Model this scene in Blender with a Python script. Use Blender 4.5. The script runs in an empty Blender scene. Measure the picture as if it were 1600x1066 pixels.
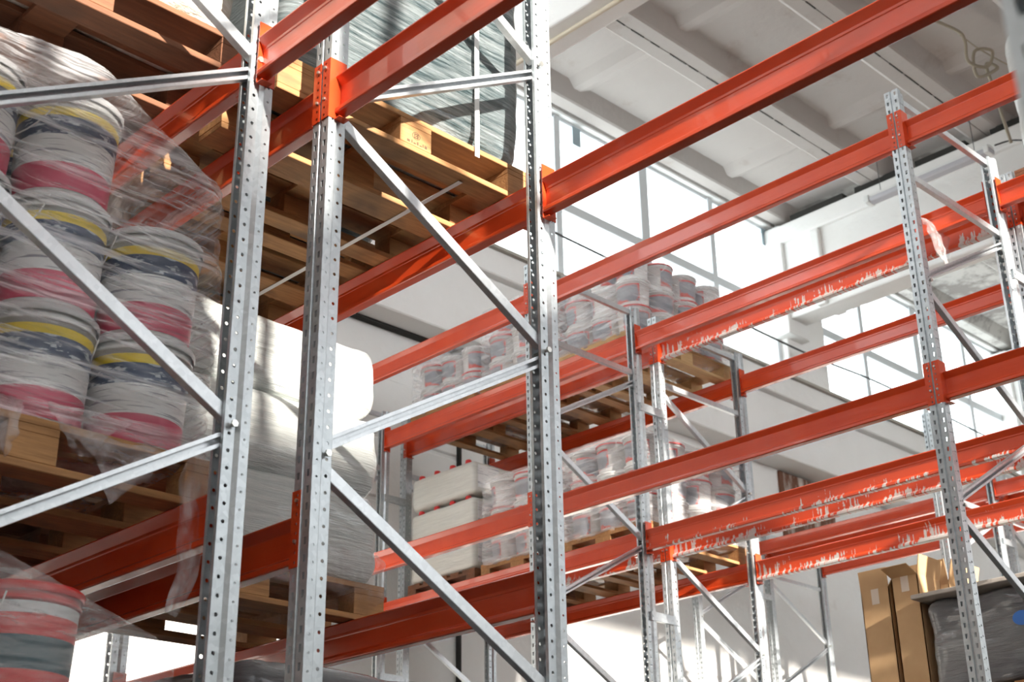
import bpy, bmesh, math, random
from mathutils import Vector, Matrix, noise
random.seed(7)
C = bpy.context.scene.collection
H0 = 1.6                                    # camera height above the floor
# ------------------------------------------------------------------ camera
YAW, PITCH, ROLL, FPX = -44.50995543, 23.98192357, 0.870418, 2168.31
a, b, c = map(math.radians, (YAW, PITCH, ROLL))
fwd = Vector((math.cos(b)*math.cos(a), math.cos(b)*math.sin(a), math.sin(b)))
r0 = Vector((math.sin(a), -math.cos(a), 0)); d0 = fwd.cross(r0)
rt = r0*math.cos(c) + d0*math.sin(c); dn = -r0*math.sin(c) + d0*math.cos(c)
cam_data = bpy.data.cameras.new('camera'); cam = bpy.data.objects.new('camera', cam_data); C.objects.link(cam)
up = -dn; bk = -fwd
cam.matrix_world = Matrix(((rt.x, up.x, bk.x, 0), (rt.y, up.y, bk.y, 0), (rt.z, up.z, bk.z, H0), (0, 0, 0, 1)))
cam_data.sensor_width = 36; cam_data.lens = 36*FPX/1600; cam_data.clip_start = 0.05; cam_data.clip_end = 200
cam_data.dof.use_dof = True; cam_data.dof.focus_distance = 5.6; cam_data.dof.aperture_fstop = 5.0
bpy.context.scene.camera = cam
# ------------------------------------------------------------------ light
world = bpy.data.worlds.new('world'); bpy.context.scene.world = world; world.use_nodes = True
bg = world.node_tree.nodes['Background']; bg.inputs[0].default_value = (0.93, 0.97, 1.0, 1); bg.inputs[1].default_value = 4.2
sun_d = bpy.data.lights.new('sun', 'SUN'); sun_d.energy = 13.0; sun_d.angle = math.radians(1.2); sun_d.color = (1.0, 0.93, 0.84)
sun = bpy.data.objects.new('sun', sun_d); C.objects.link(sun)
sun_dir = Vector((1.0, -0.12, -0.30))
sun.rotation_euler = sun_dir.to_track_quat('-Z', 'Y').to_euler()
vs = bpy.context.scene.view_settings
vs.view_transform = 'Standard'; vs.look = 'None'; vs.gamma = 1; vs.use_curve_mapping = False; vs.exposure = 0.28

# ------------------------------------------------------------------ helpers
def P(x, v, z):                              # row coordinates: x along the racks, v across them, z from the eye height
    return Vector((x, -v, z + H0))
class MB:
    def __init__(s): s.v = []; s.f = []; s.m = []
    def add(s, vs_, fs, m=0):
        o = len(s.v); s.v += [tuple(p) for p in vs_]
        for f in fs: s.f.append([i+o for i in f]); s.m.append(m)
    def box(s, lo, hi, m=0):
        x0, y0, z0 = lo; x1, y1, z1 = hi
        x0, x1 = sorted((x0, x1)); y0, y1 = sorted((y0, y1)); z0, z1 = sorted((z0, z1))
        s.add([(x0,y0,z0),(x1,y0,z0),(x1,y1,z0),(x0,y1,z0),(x0,y0,z1),(x1,y0,z1),(x1,y1,z1),(x0,y1,z1)],
              [(0,3,2,1),(4,5,6,7),(0,1,5,4),(1,2,6,5),(2,3,7,6),(3,0,4,7)], m)
    def pbox(s, x0, x1, v0, v1, z0, z1, m=0):   # box in row coordinates
        s.box((x0, -v1, z0+H0), (x1, -v0, z1+H0), m)
    def cyl(s, p, q, r, n=12, r2=None, m=0, caps=True):
        p = Vector(p); q = Vector(q); r2 = r if r2 is None else r2
        d = (q-p).normalized(); a_ = d.orthogonal().normalized(); b_ = d.cross(a_)
        vv = []
        for k in range(n):
            t = 2*math.pi*k/n; e = a_*math.cos(t)+b_*math.sin(t)
            vv.append(p+e*r); vv.append(q+e*r2)
        fs = [(2*k, 2*((k+1) % n), 2*((k+1) % n)+1, 2*k+1) for k in range(n)]
        if caps: fs += [tuple(2*k for k in range(n))[::-1], tuple(2*k+1 for k in range(n))]
        s.add(vv, fs, m)
    def lathe(s, prof, n=24, mats=None, c0=(0, 0)):    # prof: (r, z) list, around z
        vv = []
        for r, z in prof:
            for k in range(n):
                t = 2*math.pi*k/n; vv.append((c0[0]+r*math.cos(t), c0[1]+r*math.sin(t), z))
        o = len(s.v); s.v += vv
        for i in range(len(prof)-1):
            for k in range(n):
                k2 = (k+1) % n
                s.f.append([o+i*n+k, o+i*n+k2, o+(i+1)*n+k2, o+(i+1)*n+k]); s.m.append(mats[i] if mats else 0)
    def mesh(s, name, mats):
        me = bpy.data.meshes.new(name); me.from_pydata(s.v, [], s.f)
        for m in (mats if isinstance(mats, (list, tuple)) else [mats]): me.materials.append(m)
        me.polygons.foreach_set('material_index', s.m); me.update()
        return me
    def build(s, name, mats, parent=None, smooth=False):
        me = s.mesh(name, mats)
        if smooth: me.polygons.foreach_set('use_smooth', [True]*len(me.polygons))
        return link(name, me, parent)
def link(name, me, parent=None, loc=None):
    o = bpy.data.objects.new(name, me); C.objects.link(o)
    if parent is not None: o.parent = parent
    if loc is not None: o.location = loc
    return o
def tag(o, label=None, cat=None, group=None, kind=None):
    if label: o['label'] = label
    if cat: o['category'] = cat
    if group: o['group'] = group
    if kind: o['kind'] = kind
    return o
def empty(name, loc=(0, 0, 0)):
    o = bpy.data.objects.new(name, None); C.objects.link(o); o.location = loc; o.empty_display_size = .05
    return o
def copy_tree(o, parent=None):
    c_ = o.copy(); C.objects.link(c_); c_.parent = parent
    for ch in list(o.children): copy_tree(ch, c_)
    return c_
def bevel(o, w=.004, seg=2):
    m = o.modifiers.new('bevel', 'BEVEL'); m.width = w; m.segments = seg; m.limit_method = 'ANGLE'; m.angle_limit = math.radians(35)
    return o
ORD = ['first', 'second', 'third', 'fourth', 'fifth', 'sixth', 'seventh']

# ------------------------------------------------------------------ materials
def mat(name, col, rough=.5, metal=0., alpha=1., spec=.5, coat=0.):
    m = bpy.data.materials.new(name); m.use_nodes = True; n = m.node_tree.nodes; B = n['Principled BSDF']
    B.inputs['Base Color'].default_value = (*col, 1); B.inputs['Roughness'].default_value = rough
    B.inputs['Metallic'].default_value = metal; B.inputs['Alpha'].default_value = alpha
    B.inputs['Specular IOR Level'].default_value = spec; B.inputs['Coat Weight'].default_value = coat
    return m
def nd(m, typ, **kw):
    n = m.node_tree.nodes.new(typ)
    for k, v_ in kw.items():
        if k in ('ins',):
            for kk, vv in v_.items(): n.inputs[kk].default_value = vv
        else: setattr(n, k, v_)
    return n
def lk(m, a_, b_): m.node_tree.links.new(a_, b_)
def noise_fac(m, scale=(1, 1, 1), nscale=5., detail=4., rough=.6, lo=.4, hi=.6, coord='Object', rot=(0, 0, 0)):
    tc = nd(m, 'ShaderNodeTexCoord'); mp = nd(m, 'ShaderNodeMapping'); mp.inputs['Scale'].default_value = scale; mp.inputs['Rotation'].default_value = rot
    nz = nd(m, 'ShaderNodeTexNoise', ins={'Scale': nscale, 'Detail': detail, 'Roughness': rough}); cr = nd(m, 'ShaderNodeMapRange')
    cr.inputs[1].default_value = lo; cr.inputs[2].default_value = hi
    lk(m, tc.outputs[coord], mp.inputs[0]); lk(m, mp.outputs[0], nz.inputs['Vector']); lk(m, nz.outputs[0], cr.inputs[0])
    return cr.outputs[0]
def mix(m, fac, c1, c2):
    x = nd(m, 'ShaderNodeMix', data_type='RGBA')
    if isinstance(fac, float): x.inputs[0].default_value = fac
    else: lk(m, fac, x.inputs[0])
    for i, cc in ((6, c1), (7, c2)):
        if isinstance(cc, tuple): x.inputs[i].default_value = (*cc, 1)
        else: lk(m, cc, x.inputs[i])
    return x.outputs[2]
def bump(m, fac, strength=.3, dist=.01):
    bp = nd(m, 'ShaderNodeBump', ins={'Strength': strength, 'Distance': dist}); lk(m, fac, bp.inputs['Height'])
    lk(m, bp.outputs[0], m.node_tree.nodes['Principled BSDF'].inputs['Normal'])
def base(m, sock): lk(m, sock, m.node_tree.nodes['Principled BSDF'].inputs['Base Color'])

ORANGE = mat('orange_paint', (.66, .068, .014), .27, coat=.35)
base(ORANGE, mix(ORANGE, noise_fac(ORANGE, (1, 1, 1), 3, lo=.3, hi=.7), (.68, .072, .015), (.60, .055, .012)))
bump(ORANGE, noise_fac(ORANGE, (.6, 4, 4), 3, lo=.2, hi=.8), .08, .02)
def splash(name, th0, seed):
    m = mat(name, (.7, .05, .01), .38)
    tc = nd(m, 'ShaderNodeTexCoord'); sp = nd(m, 'ShaderNodeSeparateXYZ'); lk(m, tc.outputs['Object'], sp.inputs[0])
    low = nd(m, 'ShaderNodeMapRange'); lk(m, sp.outputs[2], low.inputs[0])
    for k, q in ((1, -.01), (2, -.14), (3, -.09), (4, .06)): low.inputs[k].default_value = q
    def math2(op, p, q):
        n = nd(m, 'ShaderNodeMath', operation=op)
        for i, w in enumerate((p, q)):
            if isinstance(w, float): n.inputs[i].default_value = w
            else: lk(m, w, n.inputs[i])
        return n.outputs[0]
    streak = noise_fac(m, (13, 1, .8), 3.4, 3, .6, 0, 1); blobs = noise_fac(m, (2.4, 1, 6), 2.0, 5, .65, 0, 1, rot=(0, 0, seed*.1)); region = noise_fac(m, (.8, .1, .1), 1.1, 1, .5, .35, .65)
    t = math2('ADD', math2('MULTIPLY', streak, .55), math2('MULTIPLY', blobs, .45))
    t = math2('ADD', math2('ADD', t, low.outputs[0]), math2('MULTIPLY', region, .20))
    mr = nd(m, 'ShaderNodeMapRange'); lk(m, t, mr.inputs[0]); mr.inputs[1].default_value = th0; mr.inputs[2].default_value = th0+.012
    base(m, mix(m, mr.outputs[0], (.66, .068, .014), (.62, .59, .56))); return m
SPLASH = splash('orange_paint_with_grey_splashes', .640, 1)
DRIPS = splash('orange_paint_with_few_drips', .70, 2)
GALV = mat('galvanised_steel', (.5, .54, .56), .36, .62)
def galv_detail(m, c1, c2):
    vo = nd(m, 'ShaderNodeTexVoronoi', ins={'Scale': 60.}); tc = nd(m, 'ShaderNodeTexCoord'); lk(m, tc.outputs['Object'], vo.inputs['Vector'])
    base(m, mix(m, vo.outputs['Color'], c1, c2))
galv_detail(GALV, (.47, .51, .53), (.60, .64, .66))
BRACE = mat('galvanised_brace', (.62, .66, .68), .34, .65); galv_detail(BRACE, (.58, .61, .63), (.7, .73, .75))
ZINC = mat('zinc_bolt', (.7, .7, .66), .3, .9)
def wood(name, c1, c2, c3):
    m = mat(name, c1, .75)
    g = mix(m, noise_fac(m, (14, 1.2, 14), 4, 6, .65, .3, .7), c1, c2)
    base(m, mix(m, noise_fac(m, (1, 1, 1), 3.5, 3, .5, .5, .72), g, c3))
    bump(m, noise_fac(m, (20, 1.5, 20), 6, 5, .6, .2, .8), .3, .004)
    return m
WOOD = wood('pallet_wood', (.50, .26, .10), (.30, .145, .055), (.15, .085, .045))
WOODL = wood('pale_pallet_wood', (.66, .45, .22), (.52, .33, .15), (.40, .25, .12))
WOODD = wood('dark_shaded_pallet_wood', (.24, .10, .045), (.15, .06, .028), (.09, .05, .03))  # dark wood, with the shade of the lower left put into its colour
def plaster(name, c1, c2, stain=None, sl=.55, sh=.7):
    m = mat(name, c1, .85, spec=.25)
    g = mix(m, noise_fac(m, (1, 1, 1), .8, 5, .6, .35, .7), c1, c2)
    if stain: g = mix(m, noise_fac(m, (1, 1, 1), 1.6, 8, .7, sl, sh), g, stain)
    base(m, g); bump(m, noise_fac(m, (1, 1, 1), 7, 6, .6, .2, .8), .25, .02)
    return m
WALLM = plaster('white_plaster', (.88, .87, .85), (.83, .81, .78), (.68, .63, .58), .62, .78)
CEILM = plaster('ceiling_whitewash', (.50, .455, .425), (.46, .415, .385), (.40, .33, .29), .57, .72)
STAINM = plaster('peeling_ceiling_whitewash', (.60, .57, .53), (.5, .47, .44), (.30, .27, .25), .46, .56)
FRAMEM = mat('window_frame_white', (.72, .76, .78), .4)
DARK = mat('dark_gap', (.03, .028, .025), .9)
RUST = mat('rusty_concrete', (.5, .4, .32), .9); base(RUST, mix(RUST, noise_fac(RUST, (1, 2, .35), 2.2, 6, .7, .42, .56), (.66, .60, .54), (.16, .07, .04)))
FLOORM = plaster('concrete_floor', (.055, .052, .05), (.042, .04, .04))
GLASS = bpy.data.materials.new('window_glass'); GLASS.use_nodes = True
n_ = GLASS.node_tree.nodes; n_.clear()
o_ = n_.new('ShaderNodeOutputMaterial'); t_ = n_.new('ShaderNodeBsdfTransparent'); g_ = n_.new('ShaderNodeBsdfGlossy'); x_ = n_.new('ShaderNodeMixShader')
g_.inputs['Roughness'].default_value = .02; x_.inputs[0].default_value = .06; t_.inputs[0].default_value = (.97, 1, 1, 1)
GLASS.node_tree.links.new(t_.outputs[0], x_.inputs[1]); GLASS.node_tree.links.new(g_.outputs[0], x_.inputs[2]); GLASS.node_tree.links.new(x_.outputs[0], o_.inputs[0])

def film(name, col, amin, amax, rot=(0, 0, 0), scale=(1.2, 1.2, 16), rough=.16, bs=.5, lo=.35, hi=.68):
    m = mat(name, col, rough, spec=.8)
    f = noise_fac(m, scale, 2.2, 6, .7, lo, hi, rot=rot)
    mr = nd(m, 'ShaderNodeMapRange'); lk(m, f, mr.inputs[0]); mr.inputs[3].default_value = amin; mr.inputs[4].default_value = amax
    lk(m, mr.outputs[0], m.node_tree.nodes['Principled BSDF'].inputs['Alpha'])
    bump(m, noise_fac(m, (scale[0]*1.3, scale[1]*1.3, scale[2]*.8), 3.5, 1.5, .5, .2, .8, rot=rot), bs, .05)
    return m
FILM = film('clear_film_painted_glints', (1, .99, 1), .07, .80, rot=(.24, 0, 0), scale=(.7, .7, 13), rough=.10, bs=1.0, lo=.44, hi=.72)  # sparse opaque white streaks in the alpha stand in for glints
FILMT = film('loose_clear_film', (.80, .76, .76), .03, .30, scale=(5, 5, 3), bs=.8)
FILMD = film('clear_film_round_buckets', (.98, .98, .99), .05, .44, scale=(1, 1, 12))
FILMK = film('faint_clear_film', (.9, .88, .86), .08, .4, scale=(2, 2, 14))
def wrapped(name, c1, c2, c3, scale, rot, rough=.2, bs=.6, metal=0.):
    m = mat(name, c1, rough, metal, spec=.8, coat=.4)
    g = mix(m, noise_fac(m, scale, 3, 7, .7, .38, .62, rot=rot), c1, c2)
    g = mix(m, noise_fac(m, (1, 1, 1), 1.7, 3, .5, .45, .65), g, c3)
    base(m, g); bump(m, noise_fac(m, scale, 5, 6, .7, .2, .8, rot=rot), bs, .03)
    return m
SILVER = wrapped('silvery_stretch_wrap', (.55, .62, .63), (.07, .12, .13), (.34, .42, .44), (1.0, 1.0, 15), (.42, 0, 0), .15, 1.0, .3)
WHITEWRAP = wrapped('white_wrapped_sacking', (.82, .84, .81), (.66, .70, .68), (.74, .77, .75), (.9, .9, 15), (.08, 0, 0), .16, .7)
GREYWRAP = wrapped('dark_grey_wrap', (.16, .16, .17), (.09, .09, .10), (.22, .22, .22), (1, 1, 9), (0, 0, 0), .25, .6)
BROWNWRAP = wrapped('film_over_brown_sacks', (.76, .74, .70), (.52, .44, .34), (.66, .60, .52), (2, 2, 9), (-.15, 0, 0), .2, .7)
CANWRAP = wrapped('milky_wrapped_cans', (.74, .74, .68), (.60, .60, .55), (.68, .67, .60), (1.5, 1.5, 22), (0, 0, 0), .3, .3)
PLAST = mat('white_plastic', (.80, .80, .78), .35)
LIDW = mat('grey_white_lid', (.68, .69, .69), .35)
YEL = mat('yellow_label_band', (.80, .60, .04), .4)
NAVY = mat('navy_label_band', (.05, .08, .16), .4); base(NAVY, mix(NAVY, noise_fac(NAVY, (3, 3, 10), 5, 4, .6, .55, .6), (.05, .08, .15), (.55, .6, .65)))
LABW = mat('printed_white_label', (.78, .79, .78), .4); base(LABW, mix(LABW, noise_fac(LABW, (2, 2, 60), 3, 3, .5, .60, .62), (.78, .79, .78), (.3, .3, .34)))
PINK = mat('crimson_label_band', (.60, .07, .14), .4)
RED = mat('red_plastic', (.66, .03, .03), .35)
GREYL = mat('grey_picture_label', (.20, .21, .23), .4); base(GREYL, mix(GREYL, noise_fac(GREYL, (3, 3, 3), 4, 2, .5, .56, .6), (.22, .23, .26), (.62, .05, .03)))
MAROON = mat('maroon_plastic', (.13, .012, .018), .25)
BLACK = mat('black_plastic', (.02, .02, .022), .35)
CARD = mat('cardboard', (.56, .36, .18), .8); base(CARD, mix(CARD, noise_fac(CARD, (1, 1, 1), 6, 4, .5, .3, .7), (.58, .37, .19), (.50, .31, .15)))
TAPE = mat('pale_tape', (.66, .56, .46), .3)
STRAP = mat('white_strap', (.78, .79, .78), .4)
INK = mat('branded_ink', (.12, .07, .04), .8)
TEAL = mat('dark_teal_label', (.03, .09, .11), .4)
BLUE = mat('blue_print', (.03, .14, .45), .4)
LAMPW = mat('lamp_diffuser', (.50, .49, .52), .2)
ROPE = mat('grey_rope', (.34, .29, .22), .9)
CABLE = mat('dark_cable', (.06, .06, .06), .6)

# ------------------------------------------------------------------ the setting
XW = 9.0                                            # inner face of the window wall
ZC = 8.71                                           # underside of the roof slab ribs
PIERS = [(1.1, 1.75), (7.25, 7.85), (13.73, 14.6), (19.72, 20.6)]
m = MB()
m.pbox(XW, 9.5, -9, 27, 5.47, 6.22); m.pbox(XW-.09, 9.5, -9, 27, 6.22, 6.50)
for v0, v1 in PIERS:
    m.pbox(XW, 9.5, v0, v1, 6.5, 9.1)
m.pbox(XW+.02, 9.5, -9, 27, ZC-.02, 9.2)
m.pbox(9.36, 9.7, -9, 27, -H0, 5.55)
for k, z in enumerate((4.95, 4.35, 3.75)):          # coarse block courses on the lower wall
    m.pbox(9.335, 9.37, -9, 8.42, z-.56, z)
w = m.build('wall_window_side', WALLM); tag(w, kind='structure'); bevel(w, .012, 1)
m = MB()
m.pbox(9.30, 9.37, 8.43, 8.445, 1.0, 5.5)
m.pbox(9.27, 9.5, -2, 8.42, 5.45, 5.475)
m.pbox(9.20, 9.37, 8.36, 8.56, 5.30, 5.46)
w = m.build('trim_wall_crack', DARK); tag(w, kind='structure')
m = MB(); m.pbox(9.33, 9.37, 13.75, 14.9, 4.4, 5.45)
w = m.build('trim_rust_patch', RUST); tag(w, kind='structure')
m = MB(); m.pbox(XW-.13, XW+.1, -9, 27, 6.50, 6.535)
w = m.build('trim_window_sill', plaster('sill_stone', (.46, .43, .38), (.38, .35, .3))); tag(w, kind='structure')
m = MB(); m.pbox(-9.6, -9.2, -9, 27, -H0, 5.5); m.pbox(-9.6, -9.2, -.9, .5, 5.4, 6.15); m.pbox(-9.6, -9.2, .5, 3.2, 5.4, 5.85); m.pbox(-9.6, -9.2, -9, 27, ZC-.1, 9.2)  # unseen wall; raised sill sections shaped to hold sun off lower loads
for v0, v1 in ((-4.5, -3.8), (4.0, 5.3), (10.5, 11.2), (16.5, 17.2), (22.5, 23.2)): m.pbox(-9.6, -9.2, v0, v1, 5.4, 9.1)  # unseen piers, the wide one placed to shade a middle rack frame
w = m.build('wall_opposite_sun_mask', WALLM); tag(w, kind='structure')
m = MB(); m.pbox(-9.6, 9.7, -4.6, -4.2, -H0, 5.6); m.pbox(-9.6, 9.7, -4.6, -4.2, 8.6, 9.3)  # unseen wall shaped for light: closed low for darkness, open high onto rack fronts
for x0 in (-9.6, -3.2, 3.0, 9.0): m.pbox(x0, x0+.7, -4.6, -4.2, 4.1, 8.7)
w = m.build('wall_near_end_light_mask', WALLM); tag(w, kind='structure')
m = MB(); m.pbox(-9.6, 9.7, 27, 27.3, -H0, 9.3)
w = m.build('wall_far_end', WALLM); tag(w, kind='structure')
m = MB(); m.pbox(-9.6, 9.7, -9, 27.3, -H0-.2, -H0)
w = m.build('floor', FLOORM); tag(w, kind='structure')
# ribbed roof slabs: plate, edge ribs along v with an open joint, cross ribs along x
def slabs(v0, v1, cross, name, mt):
    m = MB(); m.pbox(-9.6, 9.5, v0, v1, ZC+.17, 9.2)
    def rib(x0, side):                              # side +1: rib grows to +x from its joint
        w0, w1 = .15, .30
        ps = []
        for v in (v0, v1):
            ps += [P(x0, v, ZC+.18), P(x0, v, ZC), P(x0+side*w0, v, ZC), P(x0+side*w0*1.15, v, ZC+.015), P(x0+side*w1, v, ZC+.18)]
        m.add(ps, [(0,1,6,5), (1,2,7,6), (2,3,8,7), (3,4,9,8), (0,1,2,3,4), (9,8,7,6,5)])
    x = 8.98
    while x > -9:
        rib(x-.006, -1); rib(x-1.5+.006, 1); x -= 1.5
    for vc in cross:
        ps = []
        for x in (-9.5, 9.3):
            ps += [P(x, vc-.20, ZC+.18), P(x, vc-.05, ZC+.115), P(x, vc+.05, ZC+.115), P(x, vc+.20, ZC+.18)]
        m.add(ps, [(0,1,5,4), (1,2,6,5), (2,3,7,6)])
    o = m.build(name, mt); tag(o, kind='structure')
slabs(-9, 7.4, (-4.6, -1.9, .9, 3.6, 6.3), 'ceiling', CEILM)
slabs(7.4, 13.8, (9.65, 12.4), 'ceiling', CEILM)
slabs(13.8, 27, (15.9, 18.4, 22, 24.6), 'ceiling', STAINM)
m = MB()
x = 8.98-1.5
while x > 0:                                        # broken dark joints between slabs
    for v0 in [7.9+.31*i for i in range(18)]:
        if random.random() < .8: m.pbox(x-.007, x+.007, v0, v0+random.uniform(.12, .3), ZC-.004, ZC+.02)
    x -= 1.5
o = m.build('trim_slab_joint', DARK); tag(o, kind='structure')
for i, (v0, v1, zb) in enumerate(((7.14, 7.5, 7.32), (13.65, 14.0, 7.32), (19.65, 20.0, 7.32))):
    m = MB(); m.pbox(-9.4, 9.3, v0, v1, zb, 8.64); m.pbox(-9.4, 9.3, v0-.07, v1+.07, 8.38, 8.62)
    x = 8.3
    while x > -9: m.pbox(x, x+.14, v0-.06, v1+.06, zb+.01, 8.38); x -= 3.0
    m.pbox(8.86, 9.2, v0-.06, v1+.06, zb-.2, 8.64)
    o = m.build('beam_roof_girder', WALLM); tag(o, kind='structure'); bevel(o, .02, 2)
    m = MB(); x = 8.7
    while x > -6:
        L = random.uniform(.5, 1.3); m.pbox(x-L, x, v0-.03, v1-.02, 8.625, 8.72); x -= L+random.uniform(.1, .45)
    o = m.build('trim_girder_gap', DARK); tag(o, kind='structure')
# windows
bays = [(1.75, 7.25, (3.15, 4.55, 5.95), ()), (7.85, 13.73, (8.30, 9.69, 11.16, 12.45), (11.16,)), (14.6, 19.72, (15.72, 17.2, 18.62), (17.2,)), (20.6, 26.5, (22., 23.4, 24.8), ())]
for bi, (v0, v1, mul_, dbl) in enumerate(bays):
    e = empty('window_%d' % (bi+1), P(XW+.15, (v0+v1)/2, 6.5)); tag(e, kind='structure')
    inv = Matrix.Translation(-e.location)
    def put(nm, mb, mt):
        o = mb.build(nm, mt, e); o.data.transform(inv); return o
    m = MB(); z0, z1 = 6.5, 8.70; X0, X1 = XW+.10, XW+.17
    m.pbox(X0, X1, v0, v0+.07, z0, z1); m.pbox(X0, X1, v1-.07, v1, z0, z1); m.pbox(X0, X1, v0, v1, z0, z0+.07); m.pbox(X0, X1, v0, v1, z1-.05, z1)
    for v in mul_:
        wd = .15 if v in dbl else .095; m.pbox(X0-.015, X1, v-wd/2, v+wd/2, z0, z1)
    m.pbox(X0-.005, X1-.01, v0, v1, 7.50, 7.62)
    bevel(put('window_frame', m, FRAMEM), .008, 2)
    vs2 = [v0]+list(mul_)+[v1]
    for k in range(len(vs2)-1):
        for za, zb in ((6.56, 7.54), (7.59, 8.66)):
            m = MB(); m.pbox(XW+.13, XW+.136, vs2[k]+.03, vs2[k+1]-.03, za, zb); put('pane', m, GLASS)
BLUET = mat('blue_grey_tape', (.35, .45, .50), .5)
for v in (9.95, 12.62, 13.52):
    m = MB(); m.pbox(XW+.09, XW+.095, v, v+.13, 8.42, 8.66)
    o = m.build('tape_strip', BLUET); tag(o, {9.95: 'blue-grey tape strip on the top pane left of the long orange beam', 12.62: 'blue-grey tape strip on the window pane between two long orange beams', 13.52: 'blue-grey tape strip at the right end of the big window'}[v], 'tape', 'tape strips on the window panes')

# ------------------------------------------------------------------ rack parts
def upright_mesh(h, sign, name):
    """perforated upright; sign=+1: slotted web faces -v (front), -1: faces +v (back). Local origin: outer corner at near x, foot."""
    mb = MB(); n = int(h/.05)
    path = [(.0235, .075), (.0125, .075), (.0125, .040), (0, .030), (0, 0), (.033, 0), (.036, .007), (.044, .007), (.047, 0), (.08, 0), (.08, .030), (.0675, .040), (.0675, .075), (.0565, .075)]
    kinds = ['p', 'r', 'p', 's', 't', 'p', 'p', 'p', 't', 's', 'p', 'r', 'p']
    def pt(q, z): return (q[0], -sign*q[1], z)
    for (q0, q1, kd) in zip(path[:-1], path[1:], kinds):
        if kd == 'p':
            mb.add([pt(q0, 0), pt(q1, 0), pt(q1, n*.05), pt(q0, n*.05)], [(0, 1, 2, 3)]); continue
        L = math.dist(q0, q1)
        def at(u, z): t = u/L; return pt((q0[0]+(q1[0]-q0[0])*t, q0[1]+(q1[1]-q0[1])*t), z)
        for k in range(n):
            zb = k*.05; zt = zb+.05
            if kd == 't':
                w, zc = .0065, zb+.025; u = L/2
                outer = [(0, zb), (L, zb), (L, zt), (0, zt)]; inner = [(u-w*.7, zc-.011), (u+w*.7, zc-.011), (u+w, zc+.011), (u-w, zc+.011)]
                mb.add([at(*p) for p in outer+inner], [(0, 1, 5, 4), (1, 2, 6, 5), (2, 3, 7, 6), (3, 0, 4, 7)])
            else:
                r = .0058 if kd == 'r' else .004; u = L/2; zc = zb+(.025 if kd == 'r' else .012)
                m_ = (zb+zt)/2
                outer = [(L, m_), (L, zt), (u, zt), (0, zt), (0, m_), (0, zb), (u, zb), (L, zb)]
                inner = [(u+r*math.cos(j*math.pi/4), zc+r*math.sin(j*math.pi/4)) for j in range(8)]
                mb.add([at(*p) for p in outer+inner], [(j, (j+1) % 8, 8+(j+1) % 8, 8+j) for j in range(8)])
    me = mb.mesh(name, GALV)
    bm = bmesh.new(); bm.from_mesh(me); bmesh.ops.remove_doubles(bm, verts=bm.verts, dist=.0001); bm.to_mesh(me); bm.free()
    return me
UP = {}
def upright(parent, x, v, h, sign):
    key = (h, sign)
    if key not in UP: UP[key] = upright_mesh(h, sign, 'upright')
    o = link('upright', UP[key], parent, P(x, v, -H0)-parent.location)
    s = o.modifiers.new('sheet', 'SOLIDIFY'); s.thickness = .002; s.offset = 0
    return o
def channel(mb, p, q, side, w=.036, d=.026, t=.0025):
    """C channel from p to q; side=-1: open side towards -x"""
    p = Vector(p); q = Vector(q); L = (q-p).normalized(); X = Vector((1, 0, 0)); N = L.cross(X).normalized()
    xb = X*(d/2)*(-side); xo = X*(d/2)*side
    def bar(c0, e1, e2):
        vv = [pp+c0+s1*e1+s2*e2 for pp in (p, q) for s1, s2 in ((-1, -1), (1, -1), (1, 1), (-1, 1))]
        mb.add(vv, [(0, 1, 2, 3), (7, 6, 5, 4), (0, 4, 5, 1), (1, 5, 6, 2), (2, 6, 7, 3), (3, 7, 4, 0)])
    bar(xb, N*(w/2), X*t/2)
    bar(N*(w/2), N*t/2, X*(d/2)); bar(-N*(w/2), N*t/2, X*(d/2))
    bar(xo+N*(w/2-.005), N*.005, X*t/2); bar(xo-N*(w/2-.005), N*.005, X*t/2)
def frame(label, x, vf, vb, h, nodes, top_h, zlow=-1.5, grp='upright frames of the pallet racks'):
    """nodes: (z_front0, z_back0) phase of the zigzag, 0.6 m steps; top_h: heights of horizontal struts"""
    e = empty('upright_frame', P(x+.04, (vf+vb)/2, -H0)); tag(e, label, 'rack frame', grp)
    upright(e, x, vf, h+H0, 1); upright(e, x, vb, h+H0, -1)
    f0, zmax = nodes
    a_, b_ = vf+.052, vb-.052
    z = f0; seq = []
    k = 0; zz = f0
    pts = []
    z = f0
    onf = True
    while z < zmax+.01: z += 1.2
    while z > zmax+.01: z -= .6; onf = not onf
    cur = (a_ if onf else b_, z)
    while cur[1] > zlow+.6:
        nxt = (b_ if cur[0] == a_ else a_, cur[1]-.6)
        lo, hi = (nxt, cur)
        rising = hi[0] > lo[0]
        m = MB()
        dz = .03
        channel(m, Vector(P(x+.04, lo[0], lo[1]+dz))-e.location, Vector(P(x+.04, hi[0], hi[1]-dz))-e.location, -1 if rising else 1)
        m.build('diagonal_brace', BRACE, e)
        cur = nxt
        m = MB(); pz = Vector(P(x, cur[0]+(.0 if cur[0] == a_ else 0), cur[1]))-e.location
        m.cyl(pz+Vector((-.006, 0, 0)), pz+Vector((.08, 0, 0)), .006, 8); m.cyl(pz+Vector((-.008, 0, 0)), pz+Vector((0, 0, 0)), .011, 6)
        m.build('bolt', ZINC, e)
    for hz in top_h:
        m = MB(); channel(m, Vector(P(x+.04, a_, hz))-e.location, Vector(P(x+.04, b_, hz))-e.location, 1)
        m.build('horizontal_brace', BRACE, e)
    for v, s_ in ((vf, 1), (vb, -1)):
        m = MB(); m.box((x-.02-e.location.x, -v-s_*.1-e.location.y, 0), (x+.1-e.location.x, -v+s_*.02-e.location.y, .006)); m.build('foot_plate', GALV, e)
    return e
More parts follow.
